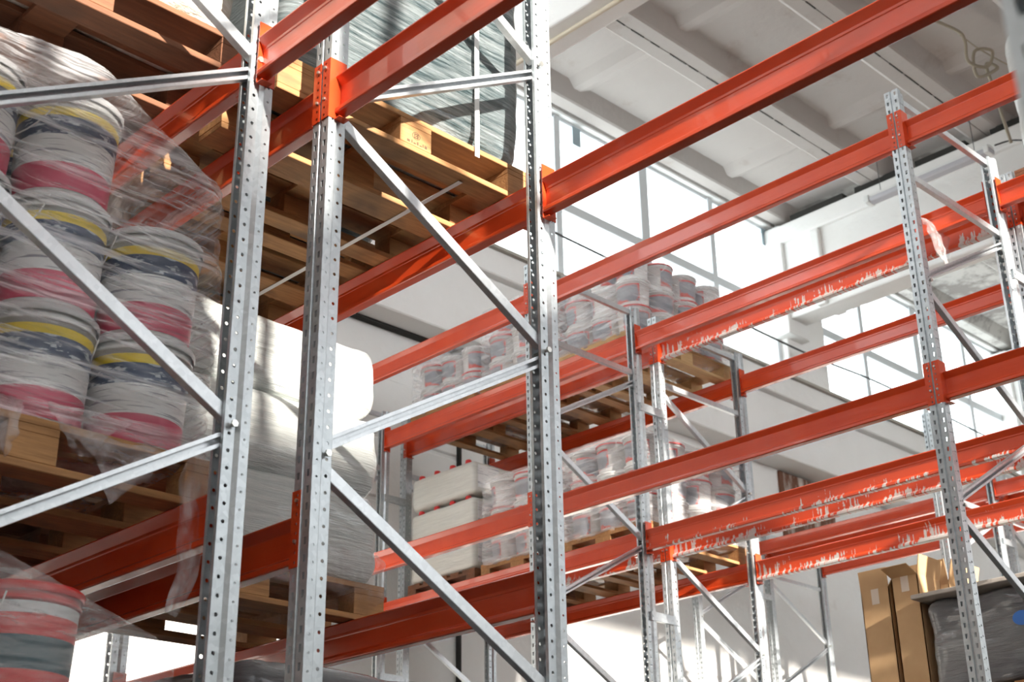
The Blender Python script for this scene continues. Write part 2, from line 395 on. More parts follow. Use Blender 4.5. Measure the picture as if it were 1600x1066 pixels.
BEAM_PROF = [(-.006, 0), (-.012, -.004), (-.012, -.008), (.0085, -.036), (.0085, -.112), (-.011, -.127), (-.012, -.142), (-.008, -.145), (.030, -.145), (.034, -.142), (.033, -.127), (.0125, -.112), (.0125, -.048), (.0150, -.046), (.0150, -.036), (.034, -.008), (.034, -.004), (.028, 0)]
CONN = {}
def connector(xdir, vdir):
    """L-shaped end plate with holes: leg on the slotted face, leg facing the beam. xdir: +1 beam lies on +x side; vdir: -1 slotted face looks to -v"""
    key = (xdir, vdir)
    if key in CONN: return CONN[key]
    m = MB(); t = .003
    # face leg, built as perforated cells
    w = .034; n = 8; hh = .225/n
    for k in range(n):
        zb = -.165+k*hh; zt = zb+hh; zc = (zb+zt)/2; u = w/2; r = .0042
        mid = zc
        for uu0, uu1, uc in ((0, w, w*.62),):
            outer = [(uu1, mid), (uu1, zt), (uc, zt), (uu0, zt), (uu0, mid), (uu0, zb), (uc, zb), (uu1, zb)]
            inner = [(uc+r*math.cos(j*math.pi/4), zc+r*1.3*math.sin(j*math.pi/4)) for j in range(8)]
            def at(p, off): return (-xdir*p[0], -vdir*(-.0)-0+vdir*-1*(-off), p[1])
            for off in (.0015, .0045):
                m.add([(-xdir*p[0], -vdir*off*1.0, p[1]) for p in outer+inner], [(j, (j+1) % 8, 8+(j+1) % 8, 8+j) for j in range(8)])
    y1 = -vdir*.0045; yb = vdir*.062
    m.box((0, min(y1, yb), -.165), (xdir*.0035, max(y1, yb), .06))
    m.box((-xdir*w, -vdir*.0015, -.165), (-xdir*w-xdir*.001, y1, .06))
    # hook bolts
    for zc in (.03, -.09):
        m.cyl((-xdir*w*.62, -vdir*.0045, zc), (-xdir*w*.62, -vdir*.010, zc), .0055, 8, m=1)
    m.box((0, vdir*.02, -.168), (xdir*.03, vdir*.06, -.165))
    CONN[key] = m.mesh('end_connector', [ORANGE, ZINC])
    return CONN[key]
BM = {}
def beam(label, x0, x1, vface, side, ztop, mt=None, grp='orange pallet rack beams'):
    """side: 'front' (upright web looks to -v) or 'back'"""
    mt = mt or ORANGE
    s = 1 if side == 'front' else -1
    vn = vface+.020 if s == 1 else vface-.020          # outer face
    e = empty('rack_beam', P((x0+x1)/2, vn, ztop)); tag(e, label, 'rack beam', grp)
    L = x1-x0
    key = (round(L, 3), s, mt.name)
    if key not in BM:
        m = MB(); n = len(BEAM_PROF)
        nx = 2
        ps = []
        for xx in (-L/2+.004, L/2-.004):
            ps += [(xx, -s*(q[0]+.012), q[1]) for q in BEAM_PROF]
        m.add(ps, [(i, (i+1) % n, n+(i+1) % n, n+i) for i in range(n)]+[tuple(range(n)), tuple(range(n, 2*n))[::-1]])
        me = m.mesh('beam_section', mt)
        bm = bmesh.new(); bm.from_mesh(me); bmesh.ops.recalc_face_normals(bm, faces=bm.faces); bm.to_mesh(me); bm.free()
        BM[key] = me
    o = link('beam_section', BM[key], e); bevel(o, .0025, 2)
    dv = vface-vn
    for xd, xx in ((1, x0), (-1, x1)):
        link('end_connector', connector(xd, -s), e, (xx-(x0+x1)/2, -dv, 0))
    return e

# ------------------------------------------------------------------ rack layout
FX = (.235, 3.05, 5.86, 8.68)                       # frame positions of the two middle racks
AX = (.312, 3.08, 5.90)
A_F, A_B = .975, 2.005; B_F, B_B = 2.222, 3.256
C_F, C_B = 5.964, 7.056; D_F, D_B = 7.243, 8.285
E_F, E_B = 11.14, 12.25; F_F, F_B = 12.42, 13.52
Z2, Z1, Z3, Z0 = 2.63, 1.17, 4.10, -.29
place = ['nearest', 'second', 'third', 'farthest']
for i, x in enumerate(AX):
    w = ['blurred close', 'large foreground', 'rear'][i]
    frame(f'{w} galvanised frame of the left foreground rack', x, A_F, A_B, 4.3, (1.95, 3.75), (), .0)
    frame(f'{w} galvanised frame of the central foreground rack', x, B_F, B_B, 4.3, (2.54, 3.75), (), .0) if i else None
for i, x in enumerate(FX):
    if i == 0: continue
    frame(f'galvanised frame of the middle rack facing us, {place[i-1]} along the row', x, C_F, C_B, 4.3, (3.15, 3.75), (4.265, 3.79), .6)
    frame(f'galvanised frame of the rear middle rack, {place[i-1]} along the row', x, D_F, D_B, 4.3, (3.75, 3.75), (4.255, 3.79), .6)
    frame(f'galvanised frame of the farther background rack, {place[i-1]} along the row', x, F_F, F_B, 4.3, (3.75, 3.75), (4.25, 3.79), 1.6) if i != 1 else None
    frame(f'galvanised frame of the nearer background rack, {place[i-1]} along the row', x, E_F, E_B, 4.55, (3.15, 3.75), (4.25, 3.79), 1.6) if i != 1 else None
    for zz in (3.53, 2.05):
        for (v0, v1, nm) in ((C_B, D_F, 'middle'),)+(((E_B, F_F, 'background'),) if i != 1 else ()):
            m = MB(); m.box((-.002, -(v1-v0)/2-.045, -.03), (.002, (v1-v0)/2+.045, .03)); m.box((0, -(v1-v0)/2-.045, -.03), (.02, (v1-v0)/2+.045, -.027)); m.box((0, -(v1-v0)/2-.045, .027), (.02, (v1-v0)/2+.045, .03))
            m.cyl((-.006, -(v1-v0)/2-.03, 0), (0, -(v1-v0)/2-.03, 0), .008, 6); m.cyl((-.006, (v1-v0)/2+.03, 0), (0, (v1-v0)/2+.03, 0), .008, 6)
            o = link('row_spacer', m.mesh('row_spacer', GALV), None, P(x-.003, (v0+v1)/2, zz))
            tag(o, f'{"upper" if zz > 3 else "lower"} flat steel spacer tying the two {nm} racks, {place[i-1]} along the row', 'spacer', 'flat spacers between back to back racks')
LV = {Z3: 'top level', Z2: 'second level', Z1: 'first level', Z0: 'ground level'}
def bay(row, vf, vb, xs, i, z, sp=(0, 0)):
    bn = ['nearest', 'middle', 'farthest'][i]
    for side, v in (('front', vf), ('back', vb)):
        mt = (ORANGE, SPLASH, DRIPS)[sp[0 if side == 'front' else 1]]
        beam(f'{LV[z]} {side} beam, orange{("", " splashed with grey", " with grey drips")[(ORANGE, SPLASH, DRIPS).index(mt)]}, {bn} bay, {row}', xs[i]+.08, xs[i+1], v, side, z, mt)
bay('central foreground rack', B_F, B_B, AX, 1, Z0)
for i, z in ((0, Z2), (1, Z2), (1, Z1), (1, Z0)): bay('left foreground rack', A_F, A_B, AX, i, z)
bay_b = ((0, Z2), (1, Z2), (1, Z1))
for i, z in bay_b: 
    if i == 0: frame('galvanised frame of the central foreground rack beside the camera', AX[0]-.1, B_F, B_B, 4.3, (2.54, 3.75), (), .0); bay('central foreground rack', B_F, B_B, (AX[0]-.1, AX[1]), 0, z)
    else: bay('central foreground rack', B_F, B_B, AX, i, z)
frame('galvanised frame of the middle rack facing us, out past the right edge', FX[0], C_F, C_B, 4.3, (3.15, 3.75), (4.265, 3.79), .6)
frame('galvanised frame of the rear middle rack, out past the right edge', FX[0], D_F, D_B, 4.3, (3.75, 3.75), (4.255, 3.79), .6)
for i in (0, 1, 2):
    for z in (Z3, Z2):
        bay('middle rack facing us', C_F, C_B, FX, i, z, (0, 2 if (z, i) == (Z2, 1) else 0))
        bay('rear middle rack', D_F, D_B, FX, i, z, (1 if i and (z, i) != (Z3, 2) else 0, 1 if (z, i) == (Z2, 1) else 0))
    if i: 
        bay('nearer background rack', E_F, E_B, FX, i, Z3); bay('farther background rack', F_F, F_B, FX, i, Z3)
bay('rear middle rack', D_F, D_B, FX, 1, Z1)

# ------------------------------------------------------------------ pallets
def make_pallet(w, name='wooden_pallet'):
    """1200 along v (y), 800 along x; bottom at z 0, deck at .144"""
    e = empty(name)
    def part(nm, lo, hi):
        m = MB(); m.box(lo, hi); return bevel(m.build(nm, w, e), .002, 1)
    for x in (-.35, 0, .35):
        wd = .05 if x else .0725
        part('bottom_board', (x-wd, -.6, 0), (x+wd, .6, .022))
        for y in (-.5275, 0, .5275):
            hb = .0725; part('block', (x-wd, y-hb, .022), (x+wd, y+hb, .100))
    for y in (-.5275, 0, .5275): part('stringer_board', (-.4, y-.0725, .100), (.4, y+.0725, .122))
    for x, wd in ((-.3275, .0725), (-.165, .05), (0, .0725), (.165, .05), (.3275, .0725)): part('deck_board', (x-wd, -.6, .122), (x+wd, .6, .144))
    return e
PAL = {}
def pallet(label, x, v, z, w=None):
    w = w or WOOD
    if w.name not in PAL:
        o = make_pallet(w); PAL[w.name] = o
    else: o = copy_tree(PAL[w.name])
    o.location = P(x, v, z+.001); tag(o, label, 'pallet', 'wooden pallets on the rack beams'); return o
AV, BV, CV, DV = 1.49, 2.739, 6.51, 7.764
PA = (3.70, 4.56, 5.42)
DA = (6.40, 7.27, 8.14)
for i, x in enumerate(PA):
    q = ['nearest', 'middle', 'farthest'][i]
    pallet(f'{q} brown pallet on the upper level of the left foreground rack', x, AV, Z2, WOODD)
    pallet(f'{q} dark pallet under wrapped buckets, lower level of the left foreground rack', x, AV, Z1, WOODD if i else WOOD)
    pallet(f'{q} pallet under silvery loads, upper level of the central foreground rack', x-.04, BV, Z2, WOOD)
    pallet(f'{q} pallet of the rear middle rack top level, under wrapped buckets', DA[i], DV, Z3, (WOODL, WOOD, WOOD)[i])
    pallet(f'{q} pallet on the second level of the rear middle rack, near the window wall', DA[i], DV, Z2, (WOOD, WOOD, WOODD)[i])
pallet('pallet under the white wrapped sacks in the central foreground rack', 4.52, BV, Z1, WOOD)
pallet('pallet carrying the dark grey wrapped load at bottom right', 3.62, DV, Z1, WOOD)
pallet('pallet under open cardboard boxes at bottom right', 4.46, DV, Z1, WOODL)
pallet('pallet at the right edge on the rear middle rack top level', 2.60, DV, Z3, WOODD)
pallet('pallet under the red bucket at bottom left', 3.70, AV, Z0, WOODD)
# brand stamp on the middle block of the first silvery-load pallet
m = MB()
for k in range(20):
    t0, t1 = 2*math.pi*k/20, 2*math.pi*(k+1)/20
    for r0_, r1_ in ((.016, .019),):
        m.add([(0, r*math.cos(t), r*math.sin(t)*.8) for t, r in ((t0, r0_), (t1, r0_), (t1, r1_), (t0, r1_))], [(0, 1, 2, 3)])
for y0, y1, z0, z1 in ((-.009, -.006, -.009, .009), (-.009, .006, .006, .009), (-.009, .003, -.0015, .0015), (-.009, .006, -.009, -.006), (.006, .009, -.009, .009),
                       (-.05, -.040, -.034, -.024), (-.034, -.031, -.034, -.022), (-.026, -.016, -.034, -.031), (-.010, -.004, -.034, -.022), (.002, .012, -.034, -.030), (.018, .021, -.034, -.022), (.03, .042, -.034, -.026)):
    m.box((-.0006, y0, z0), (.0004, y1, z1))
st = m.build('burnt_stamp', INK)
for o in bpy.data.objects:
    if o.get('label') == 'nearest pallet under silvery loads, upper level of the central foreground rack': st.parent = o
st.location = (-.4008, 0, .066)

# ------------------------------------------------------------------ loads
def blob(name, x0, x1, v0, v1, z0, z1, mt, amp=.012, rnd=.08, ns=4., top=None, parent=None, cuts=26, pinch=0., streak=0.):
    """soft box: rounded superellipse walls, noisy surface; top(x,v) gives the height of the lid"""
    bm = bmesh.new(); bmesh.ops.create_cube(bm, size=2.0)
    bmesh.ops.subdivide_edges(bm, edges=bm.edges, cuts=cuts, use_grid_fill=True)
    cx, cv = (x0+x1)/2, (v0+v1)/2; hx, hv = (x1-x0)/2, (v1-v0)/2; hz = (z1-z0)/2
    for vt in bm.verts:
        p = vt.co.copy(); q = Vector((p.x*hx, p.y*hv, p.z*hz)); lim = Vector((hx-rnd, hv-rnd, hz-rnd))
        cpt = Vector((max(-lim.x, min(lim.x, q.x)), max(-lim.y, min(lim.y, q.y)), max(-lim.z, min(lim.z, q.z))))
        d = q-cpt
        if d.length > 1e-6: q = cpt+d.normalized()*rnd
        wx, wv, wz = cx+q.x, cv+q.y, (z0+z1)/2+q.z
        nrm = d.normalized() if d.length > 1e-6 else Vector((0, 0, 1))
        if top:
            t = (wz-z0)/(z1-z0); wz = z0+t*(top(wx, wv)-z0)
        nz = noise.noise(Vector((wx*ns, wv*ns, wz*ns*1.6+7)))*.65+noise.noise(Vector((wx*ns*3, wv*ns*3, wz*ns*5)))*.3
        if streak: nz += streak*noise.noise(Vector((wx*3, wv*3, (wz+.25*wv)*38)))
        t = (wz-z0)/(z1-z0)
        off = nrm*(amp*nz); 
        if pinch: off -= Vector((nrm.x, nrm.y, 0))*pinch*abs(2*t-1)**4
        g = P(wx, wv, wz)+Vector((off.x, -off.y, max(off.z, -.5) if wz-z0 > .02 else max(off.z, 0)))
        vt.co = g
    bmesh.ops.recalc_face_normals(bm, faces=bm.faces)
    me = bpy.data.meshes.new(name); bm.to_mesh(me); bm.free()
    o_ = Vector(P(cx, cv, z0)); me.transform(Matrix.Translation(-o_)); me.materials.append(mt)
    me.polygons.foreach_set('use_smooth', [True]*len(me.polygons))
    if parent is not None: o = link(name, me, parent, o_-parent.location)
    else: o = link(name, me, None, o_)
    return o
DK = .147
# silvery loads on the central foreground rack
for i, x in enumerate(PA):
    q = ['nearest silvery wrapped load on the central foreground rack, strapped in white', 'second silvery wrapped load behind the strapped one', 'third silvery wrapped load, deepest in the central foreground rack'][i]
    o = blob('wrapped_load', x-.04-.39, x-.04+.39, B_F-.06+.0, B_B+.055, Z2+DK, Z2+DK+1.45, SILVER, .02, .09, 3., pinch=.015)
    tag(o, q, 'wrapped load', 'silvery wrapped loads'); 
m = MB()
xs_, vs_ = 3.268-.012, 3.02
m.pbox(xs_-.004, xs_-.001, vs_, vs_+.022, Z2+.10, Z2+1.62)
o = m.build('packing_strap', STRAP); tag(o, 'white packing strap down the near face of the silvery load', 'strap')
m = MB()
for k in range(3): m.pbox(3.29, 5.75, 2.72+.012*k, 2.735+.012*k, Z2-.006-.0005*k, Z2-.004-.0005*k)
o = MB(); o.pbox(3.30, 5.72, 2.98, 3.0, Z2-.004, Z2-.002); o = o.build('packing_strap', STRAP); tag(o, 'white packing strap running under the pallets of silvery loads', 'strap')
for i, x in enumerate(PA):
    q = ['nearest', 'middle', 'farthest'][i]
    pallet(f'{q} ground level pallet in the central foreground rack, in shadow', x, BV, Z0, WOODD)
    o = blob('wrapped_load', x-.385, x+.385, B_F-.03, B_B+.03, Z0+DK, .80, GREYWRAP, .02, .08, 4.)  # made-up load, added to darken the foot of this rack
    tag(o, f'{q} dark wrapped load added to darken the bottom of the central foreground rack', 'wrapped load', 'dark loads added to darken the foreground racks')
    if i:
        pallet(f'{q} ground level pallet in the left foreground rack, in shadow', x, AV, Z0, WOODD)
        o = blob('wrapped_load', x-.385, x+.385, A_F-.03, A_B+.03, Z0+DK, .80, GREYWRAP, .02, .08, 4.)  # likewise added only to deepen the dark at lower left
        tag(o, f'{q} dark wrapped load added to darken the bottom of the left foreground rack', 'wrapped load', 'dark loads added to darken the foreground racks')
# upper left loads
for i, x in enumerate(PA):
    o = blob('wrapped_load', x-.385, x+.385, A_F-.03, A_B+.03, Z2+DK, Z2+DK+1.0, BROWNWRAP, .03, .12, 3.2)
    tag(o, ['nearest film wrapped load of brown sacks at top left', 'second film wrapped load at top left, behind the nearest', 'third film wrapped load at top left, deepest in the rack'][i], 'wrapped load', 'film wrapped sacks at top left')
# white wrapped sacks, three tiers
tiers = [(1.17+DK, 1.655, .04), (1.660, 1.985, .045), (1.985, 2.29, .06)]
for k, (z0, z1, rr) in enumerate(tiers):
    o = blob('wrapped_sack', 4.10, 4.93, 2.20-.02*(k % 2), 3.30-.012*k, z0, z1, WHITEWRAP, .035, rr, 2.6, pinch=.03, streak=.06)
    tag(o, ['white wrapped sack bale, bottom of the stack of three', 'white wrapped sack bale, middle of the stack of three', 'white wrapped sack bale catching sunlight, top of the stack of three'][k], 'sack bale', 'stack of white wrapped bales')
o = blob('film_skirt', 4.08, 4.95, 2.17, 3.335, 1.17+.06, 1.17+.26, FILMT, .03, .05, 9.)
tag(o, 'crumpled clear film gathered round the foot of the white bales', 'film', None)

# ---- buckets
def bucket_parts(r, h, style):
    e = empty('bucket')
    m = MB(); m.lathe([(0, 0), (r*.86, 0), (r*.9, .01), (r*.985, h*.86), (r*1.03, h*.86), (r*1.03, h*.885), (r*.99, h*.89), (r*.995, h*.955)], 28)
    link('body', m.mesh('bucket_body', PLAST if style != 'red' else RED), e)
    m = MB(); m.lathe([(r*1.05, h*.93), (r*1.065, h*.945), (r*1.065, h*.985), (r*1.03, h), (r*.96, h), (r*.94, h*.975), (0, h*.975)], 28, None)
    lidm = {'paint': LIDW, 'small': PLAST, 'rim': RED, 'red': RED}[style]
    link('lid', m.mesh('bucket_lid', lidm), e)
    def rad(z): return r*(.9+(.085)*(z/h)/.86)+.0015
    if style == 'paint': bands = [(.05, .30, PINK), (.30, .34, LABW), (.34, .56, LABW), (.56, .74, NAVY), (.74, .82, YEL)]; span = (-2.6, 1.9)
    elif style == 'red': bands = [(.1, .35, RED), (.35, .60, TEAL), (.60, .76, RED), (.76, .85, LIDW)]; span = (-3.1, 3.1)
    else: bands = [(.12, .72, GREYL), (.72, .78, RED)]; span = (-1.0, .9)
    m = MB(); mats = []; n = 26
    for z0, z1, mt in bands:
        if mt not in mats: mats.append(mt)
        k = mats.index(mt); vv = []
        for j in range(n+1):
            t = span[0]+(span[1]-span[0])*j/n
            for z in (z0*h, z1*h): vv.append((rad(z)*math.cos(t), rad(z)*math.sin(t), z))
        m.add(vv, [(2*j, 2*j+2, 2*j+3, 2*j+1) for j in range(n)], k)
    link('label', m.mesh('bucket_label', mats), e)
    for ch in e.children:
        ch.data.polygons.foreach_set('use_smooth', [True]*len(ch.data.polygons))
    pts = []
    m = MB(); pr = None
    for j in range(13):
        t = math.pi*j/12; p = Vector((r*1.02*math.cos(t), -r*1.04-.004-.02*math.sin(t), h*.86-r*.75*math.sin(t)))
        if pr is not None: m.cyl(pr, p, .0025, 6)
        pr = p
    link('handle', m.mesh('bucket_handle', PLAST), e)
    return e
BK = {}
def bucket(label, x, v, z, style, r, h, rot=None, grp='buckets'):
    key = (style, r, h)
    if key not in BK: BK[key] = bucket_parts(r, h, style); o = BK[key]
    else: o = copy_tree(BK[key])
    o.location = P(x, v, z); o.rotation_euler = (0, 0, random.uniform(0, 6.28) if rot is None else rot)
    tag(o, label, 'bucket', grp); return o
r1, h1 = .150, .345
for L in range(3):
    for j in range(4):
        for i in range(2):
            if L == 2 and j == 3: continue
            if i and L < 1: continue
            v = 1.865-.315*j; x = 3.475+.32*i
            if j == 0 and L == 2: continue
            bucket(f'yellow banded paint bucket, {["bottom","middle","top"][L]} layer, {ORD[j]} from the large upright, {["near","rear"][i]} row',
                   x, v, Z1+DK+L*.347, 'paint', r1, h1, rot=math.pi+random.uniform(-.5, .35), grp='yellow banded paint buckets')
# tented film over the big buckets
def ftop(x, v):
    pts = [(0, 2.46), (1.2, 2.46), (1.50, 2.50), (1.62, 2.47), (1.76, 2.37), (1.90, 2.29), (2.0, 2.24), (2.1, 2.18)]
    for (a0, b0), (a1, b1) in zip(pts[:-1], pts[1:]):
        if v <= a1: return b0+(b1-b0)*(v-a0)/(a1-a0)
    return pts[-1][1]
o = blob('stretch_film', 3.29, 4.10, A_F-.06, A_B+.035, Z1+.10, 2.45, FILM, .026, .10, 3.5, top=ftop, cuts=44, streak=.55)
tag(o, 'clear stretch film tented over the big stack of paint buckets at left', 'stretch film')
for i, x in enumerate(PA[1:]):
    o = blob('wrapped_load', x-.385, x+.385, A_F-.03, A_B+.03, Z1+DK, Z1+DK+.95, BROWNWRAP, .03, .12, 3.2)
    tag(o, ['film wrapped load directly behind the big paint buckets', 'film wrapped load farthest back on the paint bucket level'][i], 'wrapped load', 'film wrapped sacks behind the paint buckets')
# scraps of loose film
def scrap(label, pts, wid, mt=FILMT, seed=0):
    random.seed(seed); m = MB(); n = 14; mc = 6; vv = []
    for i in range(n+1):
        t = i/n*(len(pts)-1); k = min(int(t), len(pts)-2); f = t-k
        pc = Vector(pts[k]).lerp(Vector(pts[k+1]), f); w_ = wid[k]+(wid[k+1]-wid[k])*f
        for j in range(mc+1):
            u = (j/mc-.5)*w_
            nz = noise.noise(Vector((i*.55+seed, j*.6, seed*3.1)))
            vv.append(P(pc.x+nz*.035, pc.y+u, pc.z+noise.noise(Vector((j*.9, i*.3, seed)))*.02))
    m.add(vv, [(i*(mc+1)+j, i*(mc+1)+j+1, (i+1)*(mc+1)+j+1, (i+1)*(mc+1)+j) for i in range(n) for j in range(mc)])
    o = m.build('film_scrap', mt, smooth=True)
    s_ = o.modifiers.new('sub', 'SUBSURF'); s_.levels = 1; s_.render_levels = 2
    so = o.modifiers.new('sheet', 'SOLIDIFY'); so.thickness = .001
    tag(o, label, 'film scrap', 'torn scraps of packing film'); return o
scrap('long torn film strip hanging beside the large foreground upright', [(3.24, 1.96, 1.36), (3.22, 1.93, 1.2), (3.22, 1.94, 1.0), (3.23, 1.90, .84)], [.05, .11, .08, .04], seed=3)
scrap('short ragged film scrap hanging under the bucket pallet', [(3.27, 1.72, 1.30), (3.26, 1.74, 1.21), (3.27, 1.71, 1.12)], [.30, .16, .01], seed=5)
scrap('crumpled film bunched over the pallet edge below the paint buckets', [(3.26, 1.62, 1.35), (3.25, 1.60, 1.29), (3.27, 1.62, 1.23)], [.26, .14, .06], seed=8)
scrap('wisp of film hanging at the far left of the bucket pallet', [(3.27, 1.36, 1.34), (3.26, 1.38, 1.25), (3.26, 1.40, 1.18)], [.16, .10, .02], seed=9)
scrap('clear plastic scrap hanging from a beam beside the right upright', [(3.50, 6.98, 4.04), (3.44, 6.97, 3.93), (3.43, 6.97, 3.72)], [.24, .26, .10], seed=11)
# red bucket under film, bottom left
for j in range(4):
    for i in range(2):
        bucket(f'red labelled bucket at bottom left, {ORD[j]} from the upright, {["near","rear"][i]} row', 3.48+.32*i, 1.60-.305*j, Z0+DK+.70, 'red', .150, .34, rot=math.pi+.2, grp='red buckets at bottom left')
        bucket(f'lower red bucket at bottom left, {ORD[j]} from the upright, {["near","rear"][i]} row', 3.48+.32*i, 1.60-.305*j, Z0+DK+.355, 'red', .150, .34, rot=math.pi+.2, grp='red buckets at bottom left')
        bucket(f'lowest red bucket at bottom left, {ORD[j]} from the upright, {["near","rear"][i]} row', 3.48+.32*i, 1.60-.305*j, Z0+DK+.01, 'red', .150, .34, rot=math.pi+.2, grp='red buckets at bottom left')
o = blob('stretch_film', 3.28, 4.08, A_F-.04, A_B-.01, Z0+.10, .97, FILMK, .015, .10, 4., top=lambda x, v: .97 if v < 1.45 else .97-.34*(v-1.45))
tag(o, 'clear stretch film over the red buckets at bottom left', 'stretch film')

# small buckets on the rear middle rack
def small_stack(x, z, layers, style, where, nv=4, nx=3, skip=(), r=.128, h=.218, vs_=None):
    for L in range(layers):
        for i in range(nx):
            for j in range(nv):
                if (L, i, j) in skip: continue
                if 0 < i and 0 < j < nv and L < layers-1: continue       # buried in the middle, shown by nothing
                px = x-.4+.135+i*.265; pv = DV-.6+.165+j*.29
                st = style if (i+j+L) % 3 else 'rim'
                bucket(f'{where}: {["bottom","second","third"][L]} layer bucket, {ORD[i]} from near end, {ORD[j]} from front',
                       px, pv, z+DK+L*(h+.004), st, r, h, rot=math.pi*.5+random.uniform(-1.4, 1.4)+(math.pi*.35 if i == 0 else 0), grp='small buckets '+where)
small_stack(DA[0], Z3, 3, 'small', 'top level near stack')
small_stack(DA[2], Z3, 2, 'small', 'top level far stack')
small_stack(DA[1], Z3, 3, 'small', 'top level middle stack')
small_stack(DA[0], Z2, 3, 'small', 'second level near stack')
small_stack(DA[1], Z2, 3, 'small', 'second level middle stack', skip=((0, 0, 0), (1, 0, 0), (2, 0, 0)))
for L in range(3):
    e = empty('canister', P(DA[1]-.26, DV-.44, Z2+DK+L*.224)); tag(e, f'round maroon canister, {["bottom","middle","top"][L]} of the three beside the small buckets', 'canister', 'maroon canisters')
    m = MB(); m.lathe([(0, 0), (.10, 0), (.122, .03), (.128, .10), (.115, .15), (.07, .185), (.06, .19)], 24); b_ = m.build('body', MAROON, e, True)
    m = MB(); m.lathe([(.062, .188), (.066, .192), (.066, .215), (.06, .22), (0, .22)], 20); m.build('cap', RED, e, True)
for x, z, L, nm in ((DA[0], Z3, 3, 'near stack of small buckets on the top level'), (DA[1], Z3, 3, 'middle stack of small buckets on the top level'), (DA[2], Z3, 2, 'far stack of small buckets on the top level'), (DA[0], Z2, 3, 'near stack of small buckets on the second level'), (DA[1], Z2, 3, 'middle stack of small buckets on the second level')):
    o = blob('stretch_film', x-.405, x+.405, DV-.61, DV+.61, z+.11, z+DK+L*.222+.03, FILMD, .014, .05, 5.)
    tag(o, f'clear film round the {nm}', 'stretch film', 'film round the small bucket stacks')
# wrapped packs of cans, far left of the second level
for k in range(3):
    for j in range(2):
        e = empty('can_pack', P(DA[2], DV-.3+.6*j, Z2+DK+.005+k*.305)); nm = ['bottom', 'middle', 'top'][k]
        tag(e, f'milky wrapped pack of white cans, {nm} tier, {["front","rear"][j]} side of the far pallet', 'can pack', 'wrapped packs of cans')
        b_ = blob('wrapped_cans', DA[2]-.385, DA[2]+.385, DV-.59+.6*j, DV-.01+.6*j, Z2+DK+.005+k*.305, Z2+DK+.005+k*.305+.275, CANWRAP, .01, .035, 6., parent=e, cuts=16)
        for q in range(4):
            m = MB(); cx = -.29+q*.19
            m.cyl((cx, .26, .265), (cx, .26, .292), .028, 12, .024); m.cyl((cx, .26, .292), (cx, .26, .296), .024, 12, .018)
            m.build('red_cap', RED, e)
        m = MB(); m.box((-.392, .02, .05), (-.388, .25, .24)); m.build('label', LABW, e)
# right edge load and roll
o = blob('wrapped_load', 2.22, 2.97, D_F-.03, D_B+.03, Z3+DK, Z3+DK+1.0, WHITEWRAP, .025, .10, 3.5)
tag(o, 'white wrapped load on the top level at the right edge', 'wrapped load')
# dark grey wrapped load with a board lid
e = empty('covered_load', P(3.62, DV, Z1+DK)); tag(e, 'dark grey wrapped load with a pale board lid at bottom right', 'wrapped load')
b_ = blob('wrapped_body', 3.24, 4.0, D_F-.02, D_B+.03, Z1+DK, 1.84, GREYWRAP, .03, .06, 4., parent=e)
m = MB(); m.box((-.42, -.60, .53), (.42, .62, .556)); bevel(m.build('board_lid', plaster('pale_board', (.55, .5, .44), (.46, .41, .36)), e), .004, 1)
m = MB()
for (a_, b2, z_, w_, mt_) in (): pass
m.lathe([(0, 0), (.05, 0), (.05, .003), (0, .003)], 18)
o = m.build('blue_print', BLUE, e); o.rotation_euler = (math.pi/2, 0, 0); o.location = (-.20, .565, .33); o.scale = (1.1, .8, 1)
# open cardboard boxes
def open_box(label, x, v, z, w, d, h, flaps=(1, 1, 1, 1), rot=0):
    e = empty('cardboard_box', P(x, v, z)); e.rotation_euler[2] = rot; tag(e, label, 'cardboard box', 'open cardboard boxes')
    m = MB(); t = .005
    m.box((-w/2, -d/2, 0), (w/2, d/2, t)); m.box((-w/2, -d/2, 0), (-w/2+t, d/2, h)); m.box((w/2-t, -d/2, 0), (w/2, d/2, h)); m.box((-w/2, -d/2, 0), (w/2, -d/2+t, h)); m.box((-w/2, d/2-t, 0), (w/2, d/2, h))
    m.build('body', CARD, e)
    fl = .45*d
    spec = [((-w/2, 0), (-1, 0), d), ((w/2, 0), (1, 0), d), ((0, -d/2), (0, -1), w), ((0, d/2), (0, 1), w)]
    for k, ((cx, cy), (ux, uy), ln) in enumerate(spec):
        if not flaps[k]: continue
        ang = flaps[k]; out = fl*math.cos(ang); upz = fl*math.sin(ang)
        sx, sy = (0, ln/2) if ux else (ln/2, 0)
        m = MB(); a0 = Vector((cx-sx, cy-sy, h)); a1 = Vector((cx+sx, cy+sy, h)); o2 = Vector((ux*out, uy*out, upz)); th = Vector((-uy*0, 0, 0))+Vector((-ux*math.sin(ang), -uy*math.sin(ang), math.cos(ang)))*t
        m.add([a0, a1, a1+o2, a0+o2, a0+th, a1+th, a1+o2+th, a0+o2+th], [(0,1,2,3),(7,6,5,4),(0,4,5,1),(1,5,6,2),(2,6,7,3),(3,7,4,0)])
        m.build('flap', CARD, e)
    m = MB(); m.box((-.025, d/2, h-.09), (.025, d/2+.001, h+.001)); m.build('tape', TAPE, e)
    return e
open_box('plain cardboard box with a raised flap and pale tape, left of the open boxes', 4.33, D_F+.14, Z1+DK+.002, .19, .26, .66, (.9, 0, 0, 1.5))
open_box('taller open cardboard box with one flap folded outwards', 4.125, D_F+.14, Z1+DK+.002, .17, .26, .70, (1.3, 0, 0, .35))
open_box('open cardboard box half hidden behind the two in front', 4.25, D_F+.62, Z1+DK+.002, .34, .34, .72, (1.3, 1.2, 0, 1.4))

